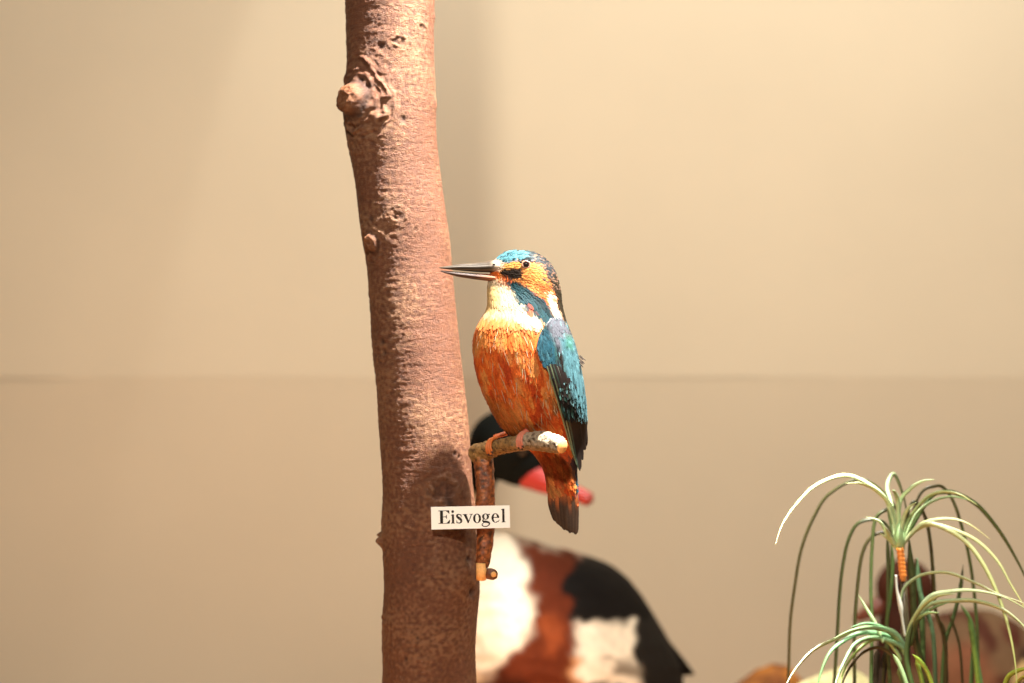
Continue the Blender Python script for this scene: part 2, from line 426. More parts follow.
# l
rect(63.9, 66.2, 0, 13.6); rect(63, 67.1, 0, .6); quadp([(62.9, 12.6), (63.9, 12.2), (66.2, 13.6), (62.9, 13.1)])
lo = lt.build('lettering', M['ink'], card, smooth=False, origin=P(470.5, 517.5, SD))
mb = MB()
tube(mb, [P(441, 517, SD) + Vector((0, .001, 0)), P(441, 517, SD) + Vector((0, .0185, 0))], [.0007, .0007], 8)
mb.build('pin', M['wire'], card, origin=P(441, 517, SD + .008))

# ------------------------------------------------------------------ kingfisher
BODY = [  # y, xl, xr, half depth, centre depth offset (units)
    (250.3, 514, 522, 3, 0), (251, 509.5, 529, 7.5, 0), (252.5, 505, 535, 11.5, 0), (255, 500, 541, 15.5, 0), (260, 494.5, 547.5, 18.5, 0), (265, 492, 551.5, 20, 0), (270, 490.5, 554.5, 21, 0),
    (276, 489.5, 557, 21.5, 0), (283, 487.8, 559, 21.5, 0), (290, 487.5, 560.5, 21.5, 0), (300, 487.7, 561.5, 22.5, 0), (308, 487, 562.7, 25, 0), (316, 483, 565, 28.5, 1),
    (325, 477.8, 567.5, 32, 1), (335, 474.3, 570.5, 34.5, 2), (345, 473, 573, 36, 2), (360, 474, 576, 36.5, 3), (375, 477, 578, 36, 4), (390, 482, 579.5, 34, 6), (405, 488.8, 580.5, 31, 13),
    (420, 497, 580.5, 26, 20), (430, 505, 580, 22, 26), (440, 517, 579, 18, 30), (450, 530, 578, 15.5, 32), (460, 538.5, 577, 14, 32), (470, 543.5, 576.5, 12, 32), (480, 546, 577, 11, 32),
    (488, 547, 577.5, 9, 32), (496, 549, 577, 5, 33), (502, 553, 575, 2.5, 32), (505, 557, 572, 1, 32)]
BD = 1.022
def S(y, a, off=0.0):
    """body surface in bird units (x, up, depth); a in 0..pi faces the camera"""
    xl, xr, hd, cd = smooth_table(BODY, y, 7) if y > 254 else table(BODY, y)
    cx = (xl + xr) / 2; hx = (xr - xl) / 2
    ca, sa = math.cos(a), math.sin(a)
    head = 1 - sstep(283, 305, y)
    taper = 1 - .42 * head * ((1 - ca) / 2) ** 1.6
    return Vector((cx + (hx + off) * ca, -y, cd - (hd + off) * taper * sa))
def toW(v): return P(v.x, -v.y, BD + v.z * U)
def front(x, y, off=0.0):
    xl, xr, hd, cd = smooth_table(BODY, y, 7)
    cx = (xl + xr) / 2; hx = (xr - xl) / 2
    t = max(-.999, min(.999, (x - cx) / (hx + off)))
    return S(y, math.acos(t), off)
def SN(y, a):
    e = .8; da = .03
    t1 = S(y + e, a) - S(y - e, a); t2 = S(y, a + da) - S(y, a - da)
    n = t2.cross(t1)
    if n.length < 1e-9: return Vector((0, 1, 0))
    n.normalize()
    xl, xr, hd, cd = table(BODY, y)
    c = Vector(((xl + xr) / 2, -y, cd))
    if n.dot(S(y, a) - c) < 0: n = -n
    return n
O1 = srgb(240, 112, 46); O2 = srgb(248, 158, 86); O3 = srgb(204, 78, 34); CREAM = srgb(216, 192, 162); YEL = srgb(208, 144, 92)
BLUE = srgb(84, 138, 156); TEAL = srgb(34, 76, 92); DTEAL = srgb(20, 38, 44); CYAN = srgb(80, 122, 134); LAV = srgb(104, 106, 118)
DK = srgb(34, 26, 22); OLV = srgb(44, 38, 27); WHT = srgb(226, 214, 190)
BP = [
    ([(470, 310), (552, 312), (552, 334), (520, 328), (470, 324)], YEL, 8, .6),
    ([(482, 276), (502, 279), (514, 290), (526, 303), (540, 316), (543, 324), (528, 324), (512, 317), (500, 316), (480, 315)], CREAM, 3, 1),
    ([(482, 285), (495, 285), (500, 300), (492, 312), (482, 312)], srgb(226, 190, 120), 4, .7),
    ([(470, 390), (500, 395), (520, 415), (530, 440), (500, 440)], srgb(176, 118, 60), 9, .8),
    ([(548, 392), (556, 394), (559, 408), (552, 412)], srgb(100, 80, 50), 3, .7),
    ([(553, 318), (566, 316), (600, 345), (600, 470), (577, 480), (572, 440), (560, 380), (550, 345)], CYAN, 2, 1),
    ([(530, 452), (560, 452), (578, 458), (578, 478), (540, 480)], srgb(150, 78, 40), 5, .8),
    ([(566, 455), (590, 440), (590, 478), (572, 476)], DTEAL, 3, .9),
    ([(573.5, 470), (590, 466), (590, 494), (575, 494)], srgb(30, 96, 120), 1, 1),
    ([(540, 482), (560, 482), (560, 500), (545, 500)], srgb(190, 140, 84), 5, .8),
    ([(484, 246), (560, 246), (562, 262), (545, 264), (532, 261.5), (521, 260), (512, 262), (503, 265), (490, 262)], BLUE, 1.5, 1),
    ([(531, 246), (548, 248), (566, 275), (572, 312), (562, 322), (555, 304), (550, 288), (545, 276), (537, 263)], OLV, 2.5, 1),
    ([(527, 244), (549, 249), (558, 266), (551, 280), (545, 276), (537, 264), (527, 259)], srgb(46, 52, 58), 2.5, .92),
    ([(518, 265), (531, 262), (540, 265), (546, 277), (552, 292), (545, 297), (530, 289), (517, 279)], O2, 1.5, 1),
    ([(534, 283), (549, 284), (553, 295), (545, 298), (536, 291)], O3, 2, .8),
    ([(498, 265), (510, 263), (522, 261), (519, 268), (500, 270)], srgb(232, 168, 92), 1, 1),
    ([(499, 269.5), (510, 268.5), (520, 268), (522, 279), (511, 279), (499, 274)], srgb(48, 38, 32), 1.2, 1),
    ([(486, 262), (497, 261.5), (504, 264), (499, 270.5), (486, 270)], srgb(226, 200, 178), 1.2, .9),
    ([(543, 292), (550, 291), (557, 308), (564, 325), (558, 328), (551, 313)], WHT, 1.6, 1),
    ([(505, 279), (516, 281), (531, 290), (545, 300), (552, 314), (556, 331), (545, 323), (531, 311), (516, 300)], srgb(30, 66, 76), 1.8, 1),
    ([(524, 288), (540, 297), (551, 309), (553, 318), (540, 306)], DTEAL, 1.5, .8),
    ([(527, 302), (534, 308), (533, 314), (526, 309)], O3, 1.5, .7),
]
def bodycol(x, y, jit=0):
    nx = x + 1.6 * noise.noise(Vector((x * .35, y * .35, 3))) + random.uniform(-jit, jit)
    ny = y + 1.6 * noise.noise(Vector((x * .35, y * .35, 9))) + random.uniform(-jit, jit)
    n1 = noise.noise(Vector((x * .09, y * .04, 1))); n2 = noise.noise(Vector(((x - .3 * y) * .22, y * .05, 1)))
    c = mixc(O1, O2, sstep(-.05, .5, n1 + .9 * n2)); c = mixc(c, O3, sstep(330, 362, y) * sstep(.0, .5, -n1 - .8 * n2 + .15 * sstep(400, 440, y)))
    for poly, cc, soft, w in BP:
        k = polyw(nx, ny, poly, soft)
        if k > 0: c = mixc(c, cc, k * w)
    if y < 262 and x > 494:      # barred crown
        k = sstep(.05, .4, noise.noise(Vector((x * .55, y * .55, 4)))) * sstep(506, 530, x)
        c = mixc(c, DTEAL, .9 * k)
    return c
bird = empty('kingfisher', P(525, 440, 1.026), label='stuffed blue and orange kingfisher with long dark bill perched on the twig', cat='bird')
mb = MB(); NA = 72; ys = []
y = 250.3
while y < 505: ys.append(y); y += .5 if y < 256 else 1.6
ys.append(505)
for y in ys:
    for k in range(NA):
        a = 2 * PI * k / NA; p = S(y, a); mb.v.append(toW(p)); mb.c.append(bodycol(p.x, y))
n = len(ys)
mb.f = [(i * NA + k, i * NA + (k + 1) % NA, (i + 1) * NA + (k + 1) % NA, (i + 1) * NA + k) for i in range(n - 1) for k in range(NA)]
for e_ in (0, n - 1): mb.f.append(tuple(e_ * NA + k for k in range(NA)))
body = mb.build('body', M['plum'], bird, origin=P(525, 370, BD))

def feather(mb, b, f, nrm, L, W, col, tip=None, lift=.5, cup=.35, rows=4, edge=None):
    f = (f - nrm * f.dot(nrm)); 
    if f.length < 1e-6: return
    f.normalize(); s = f.cross(nrm).normalized(); vs = []; cs = []
    for i in range(rows + 1):
        t = i / rows
        w = W * (0.45 + .55 * math.sin(min(1, t / .55) * PI / 2)) * (1 if t < .55 else math.sqrt(max(0.02, 1 - ((t - .55) / .47) ** 2)))
        for j in (-1, 0, 1):
            p = b + f * (L * t) + s * (w * j) + nrm * (lift * t - cup * W * abs(j) * (1 - .3 * t) + .12 * W)
            vs.append(toW(p))
            c = col
            if tip: c = mixc(col, tip, t * t)
            if edge and j == -1: c = edge
            cs.append(c)
    fs = []
    for i in range(rows):
        for j in range(2):
            a = i * 3 + j; fs.append((a, a + 1, a + 4, a + 3))
    mb.add(vs, fs, cs)
def flow(p, y):
    hb = Vector((490, -268, 0))
    v = (Vector((p.x, p.y, p.z)) - hb); v.z *= .5
    v = v.normalized() if v.length > 0 else Vector((1, 0, 0))
    down = Vector((.22 + .25 * sstep(380, 450, y), -1, .1))
    if p.x < 512 and y > 276: v = Vector((.15, -1, 0))
    w = sstep(285, 320, y)
    return (v * (1 - w) + down * w)
mb = MB()
y = 251.0; 
while y < 497:
    xl, xr, hd, cd = table(BODY, y)
    head = 1 - sstep(280, 315, y)
    sp = lerp(2.6, 1.5, head)
    per = PI * (1.5 * ((xr - xl) / 2 + hd) - math.sqrt((xr - xl) / 2 * hd))
    nf = max(6, int(per * 2 / (sp * 1.25) / 1.0)); nf = int(nf * .62)
    ph = random.random()
    for k in range(nf):
        a = 2 * PI * (k + ph + random.uniform(-.4, .4)) / nf; yy = y + random.uniform(-.6, .6) * sp
        yy = min(max(yy, 250.8), 498)
        p = S(yy, a); nrm = SN(yy, a)
        if 496 > p.x > 480 and 262 < yy < 280: continue
        if (p.x - 526) ** 2 + (yy - 264.5) ** 2 < 16: continue
        L = lerp(8.5, 3.2, head) * random.uniform(.75, 1.25); W = lerp(1.7, .9, head) * random.uniform(.7, 1.2)
        if yy > 484: L *= random.uniform(.7, 1.6); W *= .8
        c = bodycol(p.x, yy, .8)
        if yy < 263 and p.x > 500 and random.random() < .22: c = DTEAL
        if p.x > 532 and yy < 290 and p.x > 526 + (yy - 262) * .9 and random.random() < .25: c = srgb(120, 92, 78)
        g = random.uniform(.78, 1.22); c = tuple(min(1, q * g) for q in c)
        tip = tuple(min(1, q * random.uniform(1.0, 1.2)) for q in c)
        f = flow(p, yy) + Vector((random.uniform(-.2, .2), random.uniform(-.15, .15), random.uniform(-.15, .15)))
        feather(mb, p + nrm * .15, f, nrm, L, W, c, tip, lift=random.uniform(.1, .9) * lerp(lerp(.2, 1, sstep(340, 380, yy)), .5, head), cup=lerp(.12, .3, sstep(335, 365, yy)) if yy > 300 else .3)
    y += sp * .95
# loose hair-like barbs on belly and flanks
for i in range(420):
    yy = random.uniform(325, 440); a = random.uniform(.15, PI - .05)
    p = S(yy, a); nrm = SN(yy, a)
    if p.x > 560: continue
    c = random.choice([O2, YEL, CREAM, O1]); L = random.uniform(9, 20) * (1 if yy > 360 else .6)
    f = flow(p, yy) + Vector((random.uniform(-.3, .3), 0, 0))
    feather(mb, p + nrm * .5, f, nrm, L, .32, c, lift=random.uniform(.2, 1.2), cup=.2)
pl = mb.build('plumage', M['plum'], body, origin=P(525, 370, BD)); pl['kind'] = 'stuff'

# bill
def billcol(kind):
    def f(p, t, a):
        nz = noise.noise(Vector((p.x * 250, p.y * 400, p.z * 900)))
        if kind == 'u':
            c = mixc(srgb(62, 52, 44), srgb(112, 96, 78), .5 + .5 * nz); c = mixc(c, srgb(250, 222, 200, 1.6), sstep(.78, .98, t) * .9)
        else:
            c = mixc(srgb(66, 36, 28), srgb(104, 62, 46), .5 + .5 * nz); c = mixc(c, srgb(240, 140, 90, 1.3), sstep(.55, .95, t) * .9)
        return c
    return f
def bill(rows, colf, name):
    mb = MB(); pts = catmull(rows, 8); vs = []; cs = []; seg = 20; n = len(pts)
    for i, (x, yt, yb, hw, d) in enumerate(pts):
        cy = (yt + yb) / 2; hh = max(.25, (yb - yt) / 2)
        for k in range(seg):
            a = 2 * PI * k / seg
            sy = math.sin(a); 
            v = Vector((x, -(cy) + hh * sy * (1 if abs(sy) < 1 else 1), d - hw * math.cos(a) * (abs(math.cos(a)) ** .0)))
            vs.append(toW(v)); cs.append(colf(toW(v), i / (n - 1), a))
    fs = [(i * seg + k, i * seg + (k + 1) % seg, (i + 1) * seg + (k + 1) % seg, (i + 1) * seg + k) for i in range(n - 1) for k in range(seg)]
    fs += [tuple(range(seg)), tuple((n - 1) * seg + k for k in range(seg))]
    mb.add(vs, fs, cs)
    return mb.build(name, M['bill'], bird, origin=P(470, 270, BD))
bill([(439, 267.3, 268, .5, -6), (446, 266.2, 269.2, 1.6, -5.6), (460, 263.8, 270.6, 3.0, -4.6), (476, 262.6, 272.0, 4.6, -3.4), (490, 260.8, 272.6, 6.6, -2), (500, 259, 273.5, 9, -1)], billcol('u'), 'upper_bill')
bill([(440.5, 270.6, 271.4, .5, -5.6), (448, 271.0, 274.2, 1.5, -5.2), (460, 272.0, 277.2, 2.8, -4.4), (476, 273.2, 279.6, 4.2, -3.2), (490, 273.8, 281.4, 6, -2), (503, 274, 283, 8.5, 0)], billcol('l'), 'lower_bill')
# nostril, eye
mb = MB(); p = toW(Vector((494, -264.4, -8.8))); ellipsoid(mb, p, 1.5 * U, .9 * U, .9 * U, srgb(50, 30, 26), 12, 8); mb.build('nostril', M['bill'], bird, origin=p)
for s in (1, -1):
    q = front(526, 264.5); q.z *= s if s == 1 else -1
    mb = MB(); p = toW(q); ellipsoid(mb, p, 3.4 * U, 2.2 * U, 3.4 * U, (1, 1, 1), 24, 16); ey = mb.build('eye', M['eye'], bird, origin=p)
    mb = MB(); pts = []
    for k in range(25):
        t = 2 * PI * k / 24; pts.append(p + Vector((3.7 * math.cos(t) * U, -s * .5 * U + .25 * U * math.cos(t), 3.4 * math.sin(t) * U)))
    tube(mb, pts, [.75 * U] * 25, 8, srgb(200, 150, 130), cap=False); mb.build('eyelid', M['skin'], ey, origin=p)

# wings
WL = [(318, 552), (322, 547.5), (335, 539.5), (345, 537), (355, 538.5), (363, 546), (370, 552), (385, 556.5), (400, 560.5), (415, 564.5), (430, 568.5), (445, 573), (460, 577), (470, 579.5)]
WR = [(318, 565), (330, 570), (340, 574), (360, 579.5), (380, 583.5), (400, 586.2), (420, 587.5), (435, 587.2), (445, 586), (455, 583.5), (470, 580.5)]
def wingpt(y, u, s, off=0):
    xl = smooth_table(WL, y, 6)[0]; xr = smooth_table(WR, y, 6)[0]
    bxl, bxr, hd, cd = smooth_table(BODY, min(y, 455), 7)
    cx = (bxl + bxr) / 2; hx = max(2, xr - cx)
    x = lerp(xl, xr, u); t = max(-1, min(.9995, (x - cx) / hx))
    hd2 = hd + 3 + off
    return Vector((x + off * .5 * t, -y, cd - s * hd2 * math.sqrt(1 - t * t)))
WP = [([(530, 335), (548, 328), (556, 345), (556, 368), (540, 368)], TEAL, 3, 1),
      ([(544, 316), (562, 316), (574, 338), (572, 352), (560, 350), (552, 336)], LAV, 3, 1),
      ([(560, 338), (576, 338), (584, 370), (590, 410), (580, 412), (573, 392), (564, 362)], CYAN, 2.5, 1),
      ([(566, 334), (572, 336), (573, 350), (566, 348)], srgb(60, 112, 96), 2, .8)]
def wingcol(x, y):
    n1 = noise.noise(Vector((x * .3, y * .15, 2)))
    c = mixc(DK, srgb(58, 92, 84), sstep(0, .4, n1))
    for poly, cc, soft, w in WP:
        k = polyw(x + 1.5 * n1, y + 1.5 * n1, poly, soft)
        if k > 0: c = mixc(c, cc, k * w)
    if y < 412:
        c = mixc(c, srgb(130, 186, 196), .5 * sstep(.25, .5, noise.noise(Vector((x * .6, y * .25, 8)))) * (1 if x > 556 else .3))
        c = mixc(c, DTEAL, .7 * sstep(.15, .45, noise.noise(Vector((x * .5, y * .2, 18)))))
    return c
for s in (1, -1):
    mb = MB(); nu = 16; ys = [318 + i * 2.2 for i in range(61)]
    vs = []; cs = []; 
    for off in (0, -2.6):
        for y in ys:
            for k in range(nu + 1):
                p = wingpt(y, k / nu, s, off); vs.append(toW(p)); cs.append(wingcol(p.x, y))
    R_ = nu + 1; n = len(ys); N2 = n * R_; fs = []
    for i in range(n - 1):
        for k in range(nu):
            a = i * R_ + k; fs += [(a, a + 1, a + 1 + R_, a + R_), (N2 + a, N2 + a + R_, N2 + a + 1 + R_, N2 + a + 1)]
        fs += [(i * R_, (i + 1) * R_, N2 + (i + 1) * R_, N2 + i * R_), (i * R_ + nu, N2 + i * R_ + nu, N2 + (i + 1) * R_ + nu, (i + 1) * R_ + nu)]
    for k in range(nu):
        fs += [(k, N2 + k, N2 + k + 1, k + 1), ((n - 1) * R_ + k, (n - 1) * R_ + k + 1, N2 + (n - 1) * R_ + k + 1, N2 + (n - 1) * R_ + k)]
    mb.add(vs, fs, cs)
    wing = mb.build('wing', M['wing'], bird, origin=P(562, 390, BD))
    # coverts
    cv = MB()
    y = 318
    while y < 412:
        xl = table(WL, y)[0]; xr = table(WR, y)[0]; nf = int((xr - xl) / 1.7)
        for k in range(nf + 1):
            u = min(1, max(0, (k + random.random()) / nf)); yy = y + random.uniform(-1, 1)
            p = wingpt(yy, u, s, .3); nrm = (wingpt(yy, min(1, u + .04), s) - wingpt(yy, max(0, u - .04), s)).cross(Vector((0, 1, 0))).normalized()
            if nrm.z * s > 0: nrm = -nrm
            if p.x < 558 and yy > 368 and yy > 366 + (p.x - 548) * 1.2: continue
            c = wingcol(p.x, yy); g = random.uniform(.75, 1.3); c = tuple(min(1, q * g) for q in c)
            big_ = sstep(340, 400, yy)
            feather(cv, p, Vector((.18, -1, 0)), nrm, lerp(5.5, 11, big_) * random.uniform(.8, 1.2), lerp(1.5, 1.25, big_), c, tuple(min(1, q * 1.25) for q in c), lift=random.uniform(.1, .6), cup=.3)
        y += 2.4
    cvo = cv.build('coverts', M['wing'], wing, origin=P(562, 370, BD)); cvo['kind'] = 'stuff'
    # flight feathers
    prim = [((548, 366), (556, 392), (567, 430), (575, 458), 2.3, srgb(150, 160, 120)), ((551, 364), (559, 390), (569, 428), (577, 466), 2.3, srgb(140, 156, 124)),
            ((554, 364), (563, 392), (572, 430), (579, 471), 2.5, srgb(70, 90, 80)), ((558, 366), (567, 396), (575, 432), (580, 469), 2.6, srgb(150, 168, 150)),
            ((563, 372), (571, 400), (578, 432), (582, 460), 2.7, srgb(60, 80, 80)), ((568, 378), (576, 404), (582, 430), (584.5, 450), 2.8, srgb(70, 60, 60)), ((574, 384), (581, 406), (584.5, 428), (586, 446), 2.6, srgb(74, 56, 60))]
    for pi, (a, b, c, d, w, ed) in enumerate(prim):
        pts = catmull([a, b, c, d], 8); fm = MB(); vs = []; cs = []; n = len(pts)
        for i, (x, y) in enumerate(pts):
            t = i / (n - 1); ww = w * (.75 + .25 * math.sin(t * PI)) * math.sqrt(max(.03, 1 - max(0, (t - .8) / .21) ** 2))
            for j, jj in enumerate((-1, -.62, -.25, .3, 1)):
                xx = x + jj * ww
                xl = smooth_table(WL, y, 6)[0]; xr = smooth_table(WR, y, 6)[0]
                p = wingpt(y, (xx - xl) / max(2, xr - xl), s, 1.3 + .35 * (3 - abs(pi - 2)) - .5 * abs(jj))
                vs.append(toW(p)); base = mixc(DK, srgb(50, 40, 40), .5 + .5 * noise.noise(Vector((x * .3, y * .1, pi))))
                cs.append(ed if j in (0, 1) else base)
        fs = [(i * 5 + j, i * 5 + j + 1, (i + 1) * 5 + j + 1, (i + 1) * 5 + j) for i in range(n - 1) for j in range(4)]
        fm.add(vs, fs, cs); fm.build('flight_feather', M['wing'], wing, origin=toW(Vector((c[0], -c[1], 0))))
# ruffled feathers on the back edge
mb = MB()
for i in range(9):
    p = Vector((579.5 + random.uniform(-1.5, .5), -(355 + i * 1.1), -4 + random.uniform(-3, 3)))
    feather(mb, p, Vector((.9, -.75 + random.uniform(-.3, .2), random.uniform(-.3, .3))), Vector((0, .3, -1)).normalized(), random.uniform(4, 9), .6, srgb(62, 50, 42), lift=.3)
mb.build('ruffled_feathers', M['plum'], bird, origin=P(581, 360, BD))
# tail
tail_root = None
for i in range(8):
    u = i / 7; fm = MB()
    a = (lerp(551, 573, u), 480, 29 - 3 * math.sin(u * PI)); m_ = (lerp(550.5, 576, u), 503, 31 - 4 * math.sin(u * PI)); b = (lerp(556.5, 575.5, u), lerp(522, 534, min(1, u * 1.3)) + random.uniform(-1.5, 1.5), 35 - 3 * math.sin(u * PI))
    pts = catmull([a, m_, b], 8); n = len(pts); vs = []; cs = []
    g = random.uniform(.8, 1.25)
    for k, (x, y, d) in enumerate(pts):
        t = k / (n - 1); w = 3.0 * (.8 + .2 * t) * math.sqrt(max(.05, 1 - max(0, (t - .86) / .145) ** 2))
        for jj in (-1, -.15, .15, 1):
            vs.append(toW(Vector((x + jj * w, -y, d - .5 * (1 - abs(jj)) + (i % 2) * .5))))
            c = mixc(srgb(176, 96, 52), srgb(70, 54, 44), sstep(.3, .62, t + .1 * math.sin(i * 2.3))); c = tuple(q * g for q in c)
            if abs(jj) < .5: c = tuple(q * 1.5 for q in c)
            cs.append(c)
    for jj in range(len(vs)): pass
    nb_ = len(vs); vs2 = [v + Vector((0, .0004, 0)) for v in vs]
    fs = [(k * 4 + j, k * 4 + j + 1, (k + 1) * 4 + j + 1, (k + 1) * 4 + j) for k in range(n - 1) for j in range(3)]
    fs2 = [tuple(q + nb_ for q in f) for f in fs]
    blue = srgb(30, 110, 150)
    fm.add(vs + vs2, fs + fs2, cs + [blue] * nb_)
    if tail_root is None:
        tail_root = empty('tail', P(563, 500, BD + 33 * U)); tail_root.parent = bird; tail_root.location = P(563, 500, BD + 33 * U) - bird.location
    fm.build('tail_feather', M['wing'], tail_root, origin=toW(Vector((a[0], -a[1], a[2]))))
# feet
def foot(xc, c1, c2, lean):
    ft = None
    px_, py_, pd_ = perch_at(xc)
    p0 = P(px_, py_, pd_); t_ = (P(*perch_at(xc + 3)) - P(*perch_at(xc - 3))).normalized()
    upv = (Vector((0, 0, 1)) - t_ * t_.z).normalized(); fr = t_.cross(upv)
    if fr.y > 0: fr = -fr
    # short shank from belly down to the perch
    mb = MB(); topp = p0 + upv * 15 * U + Vector((lean * U, 8 * U, 0))
    tube(mb, [topp, p0 + upv * 11.5 * U], [2.6 * U, 2.3 * U], 12, c2, roundcap=True)
    ft = mb.build('leg', M['skin'], bird, origin=p0 + upv * 11 * U)
    for j, off in enumerate((-2.9, 0, 2.9)):
        mb = MB(); pts = []; rr = []
        ang1 = (118, 128, 110)[j]
        R0 = perch_r((xc - 476) / 86) + 1.6
        for k in range(15):
            t = k / 14; an = math.radians(lerp(-8, ang1, t)); kn = 1 + .05 * math.cos(t * 6 * PI)
            pts.append(p0 + (upv * math.cos(an) + fr * math.sin(an)) * R0 * U + t_ * off * (.5 + .75 * t) * U)
            rr.append(lerp(1.8, 1.3, t) * kn * U)
        tube(mb, pts, rr, 12, lambda p, t, a: mixc(c1, c2, .5 + .5 * noise.noise(p * 900)), roundcap=True)
        toe = mb.build('toe', M['skin'], ft, origin=pts[7])
        cl = MB(); last = pts[-1]; dr = (pts[-1] - pts[-2]).normalized(); inn = (p0 - last).normalized()
        tube(cl, [last, last + dr * 2.2 * U + inn * .2 * U, last + dr * 4.0 * U + inn * 1.6 * U], [1.2 * U, .8 * U, .15 * U], 8)
        lastc = cl.build('claw', M['claw'], ft, origin=last)
foot(496, srgb(232, 140, 58), srgb(240, 120, 60), 13)
foot(526.5, srgb(240, 170, 140), srgb(230, 110, 80), 2)

# ------------------------------------------------------------------ shelduck behind
def slicebody(tab, D, hd_scale, colf, yend, NA=120, step=1.5, fluff=.8, cdz=0):
    mb = MB(); ys = []; y = tab[0][0]
    while y < yend: ys.append(y); y += step
    for y in ys:
        xl, xr, hd = smooth_table(tab, y, 8); cx = (xl + xr) / 2; hx = (xr - xl) / 2
        for k in range(NA):
            a = 2 * PI * k / NA; ca, sa = math.cos(a), math.sin(a)
            f = 1 + .01 * fluff * noise.noise(Vector((ca * 9, sa * 9, y * .1)))
            x = cx + hx * ca * f
            p = P(x, y, D + cdz) ; p.y = D - hd * sa * f * K * D
            p.x = (x - 512) * K * D; p.z = CAMZ - (y - 341.5) * K * D
            mb.v.append(p); mb.c.append(colf(x, y))
    n = len(ys)
    mb.f = [(i * NA + k, i * NA + (k + 1) % NA, (i + 1) * NA + (k + 1) % NA, (i + 1) * NA + k) for i in range(n - 1) for k in range(NA)]
    for e_ in (0, n - 1): mb.f.append(tuple(e_ * NA + k for k in range(NA)))
    return mb
DD = 1.46
W_ = srgb(252, 245, 228); CH = srgb(100, 43, 19); CHD = srgb(56, 24, 12); BK = srgb(22, 18, 15); BG = srgb(18, 22, 20)
DPOLY = [([(512, 536), (585, 550), (577, 566), (575, 580), (575, 600), (575, 640), (574, 700), (574, 800), (430, 800), (430, 700), (478, 672), (508, 645), (528, 620), (534, 600), (528, 580), (525, 555)], CH, 7, 1),
         ([(430, 800), (430, 690), (480, 672), (500, 660), (540, 672), (560, 700), (560, 800)], CHD, 8, .9),
         ([(540, 610), (552, 602), (558, 620), (552, 640), (545, 636)], srgb(160, 80, 40), 6, .6),  # highlight painted onto the chestnut band
         ([(568, 640), (578, 645), (582, 700), (572, 700)], srgb(200, 140, 90), 5, .8),
         ([(563, 575), (572, 556), (600, 548), (660, 590), (660, 612), (640, 613), (605, 612), (570, 608)], BK, 3, 1),
         ([(632, 606), (665, 600), (720, 680), (700, 760), (650, 760), (640, 690), (632, 660), (630, 635)], BK, 4, .99),
         ([(600, 645), (632, 650), (636, 668), (612, 658)], srgb(90, 78, 64), 5, .8),
         ([(580, 672), (600, 666), (618, 674), (612, 690), (585, 690)], BK, 4, .9)]
def dcol(x, y):
    nx = x + 9 * noise.noise(Vector((x * .06, y * .06, 3))); ny = y + 6 * noise.noise(Vector((x * .08, y * .08, 7)))
    c = W_
    for poly, cc, soft, w in DPOLY:
        k = polyw(nx, ny, poly, soft)
        if k > 0: c = mixc(c, cc, k * w)
    return c
duck = empty('shelduck', P(540, 800, DD), label='large white, chestnut and black duck with red bill standing behind the kingfisher', cat='bird')
duck.location.z = FLOOR
DB = [(498, 452, 490, 16), (515, 448, 494, 20), (526, 446, 500, 24), (535, 444, 512, 30), (543, 442, 540, 42), (550, 441, 566, 52), (557, 440, 590, 60), (565, 438, 612, 66), (580, 436, 630, 74), (600, 434, 645, 80), (620, 433, 657, 84), (640, 433, 669, 86), (660, 434, 679, 85),
      (680, 437, 684, 82), (700, 442, 682, 76), (720, 452, 665, 66), (740, 470, 640, 50), (755, 495, 610, 32), (765, 525, 580, 12)]
db = slicebody(DB, DD, 1, dcol, 765)
dbody = db.build('body', M['duck'], duck, origin=P(540, 650, DD))
# neck and head
mb = MB()
npts = catmull([(472, 530, 1.46), (470, 505, 1.46), (473, 480, 1.46), (486, 458, 1.458), (500, 446, 1.455)], 10)
def ncol(p, t, a):
    yy = 341.5 - (p.z - CAMZ) / (K * p.y); return mixc(BG, W_, sstep(492, 500, yy + 3 * noise.noise(p * 80)))
tube(mb, [P(*q) for q in npts], [lerp(27, 24, i / (len(npts) - 1)) * K * DD * (.9 if 8 < i < 30 else 1) for i in range(len(npts))], 36, ncol, roundcap=True)
hc = P(506, 445, 1.452)
def hb_(d): return .03 * noise.noise(d * 2)
ellipsoid(mb, hc, 37 * K * DD, 31 * K * DD, 36 * K * DD, BG, 40, 28, hb_)
fc = P(520, 462, 1.450)
ellipsoid(mb, fc, 28 * K * DD, 22 * K * DD, 24 * K * DD, BG, 36, 24)
mb.build('head', M['duck'], duck, origin=hc)
mb = MB(); kk = K * 1.44
bp = catmull([(528, 474, 1.447), (546, 482, 1.440), (566, 489, 1.435), (582, 496, 1.432), (592, 501, 1.430)], 8)
RED = srgb(200, 62, 54)
tube(mb, [P(*q) for q in bp], [table([(0, 15), (.3, 11.5), (.55, 8), (.8, 7.5), (.93, 7), (1, 3)], i / (len(bp) - 1))[0] * kk for i in range(len(bp))], 24, lambda p, t, a: mixc(RED, srgb(160, 66, 58), sstep(.7, 1, t)), roundcap=True)
db_ = mb.build('bill', M['duckbill'], duck, origin=P(560, 487, 1.437)); db_['label'] = 'red bill'
for s in (1,):
    mb = MB(); p = P(522, 449, 1.452) + Vector((0, -.0245, 0)); ellipsoid(mb, p, .004, .003, .004, (1, 1, 1), 16, 10); mb.build('eye', M['eye'], duck, origin=p)
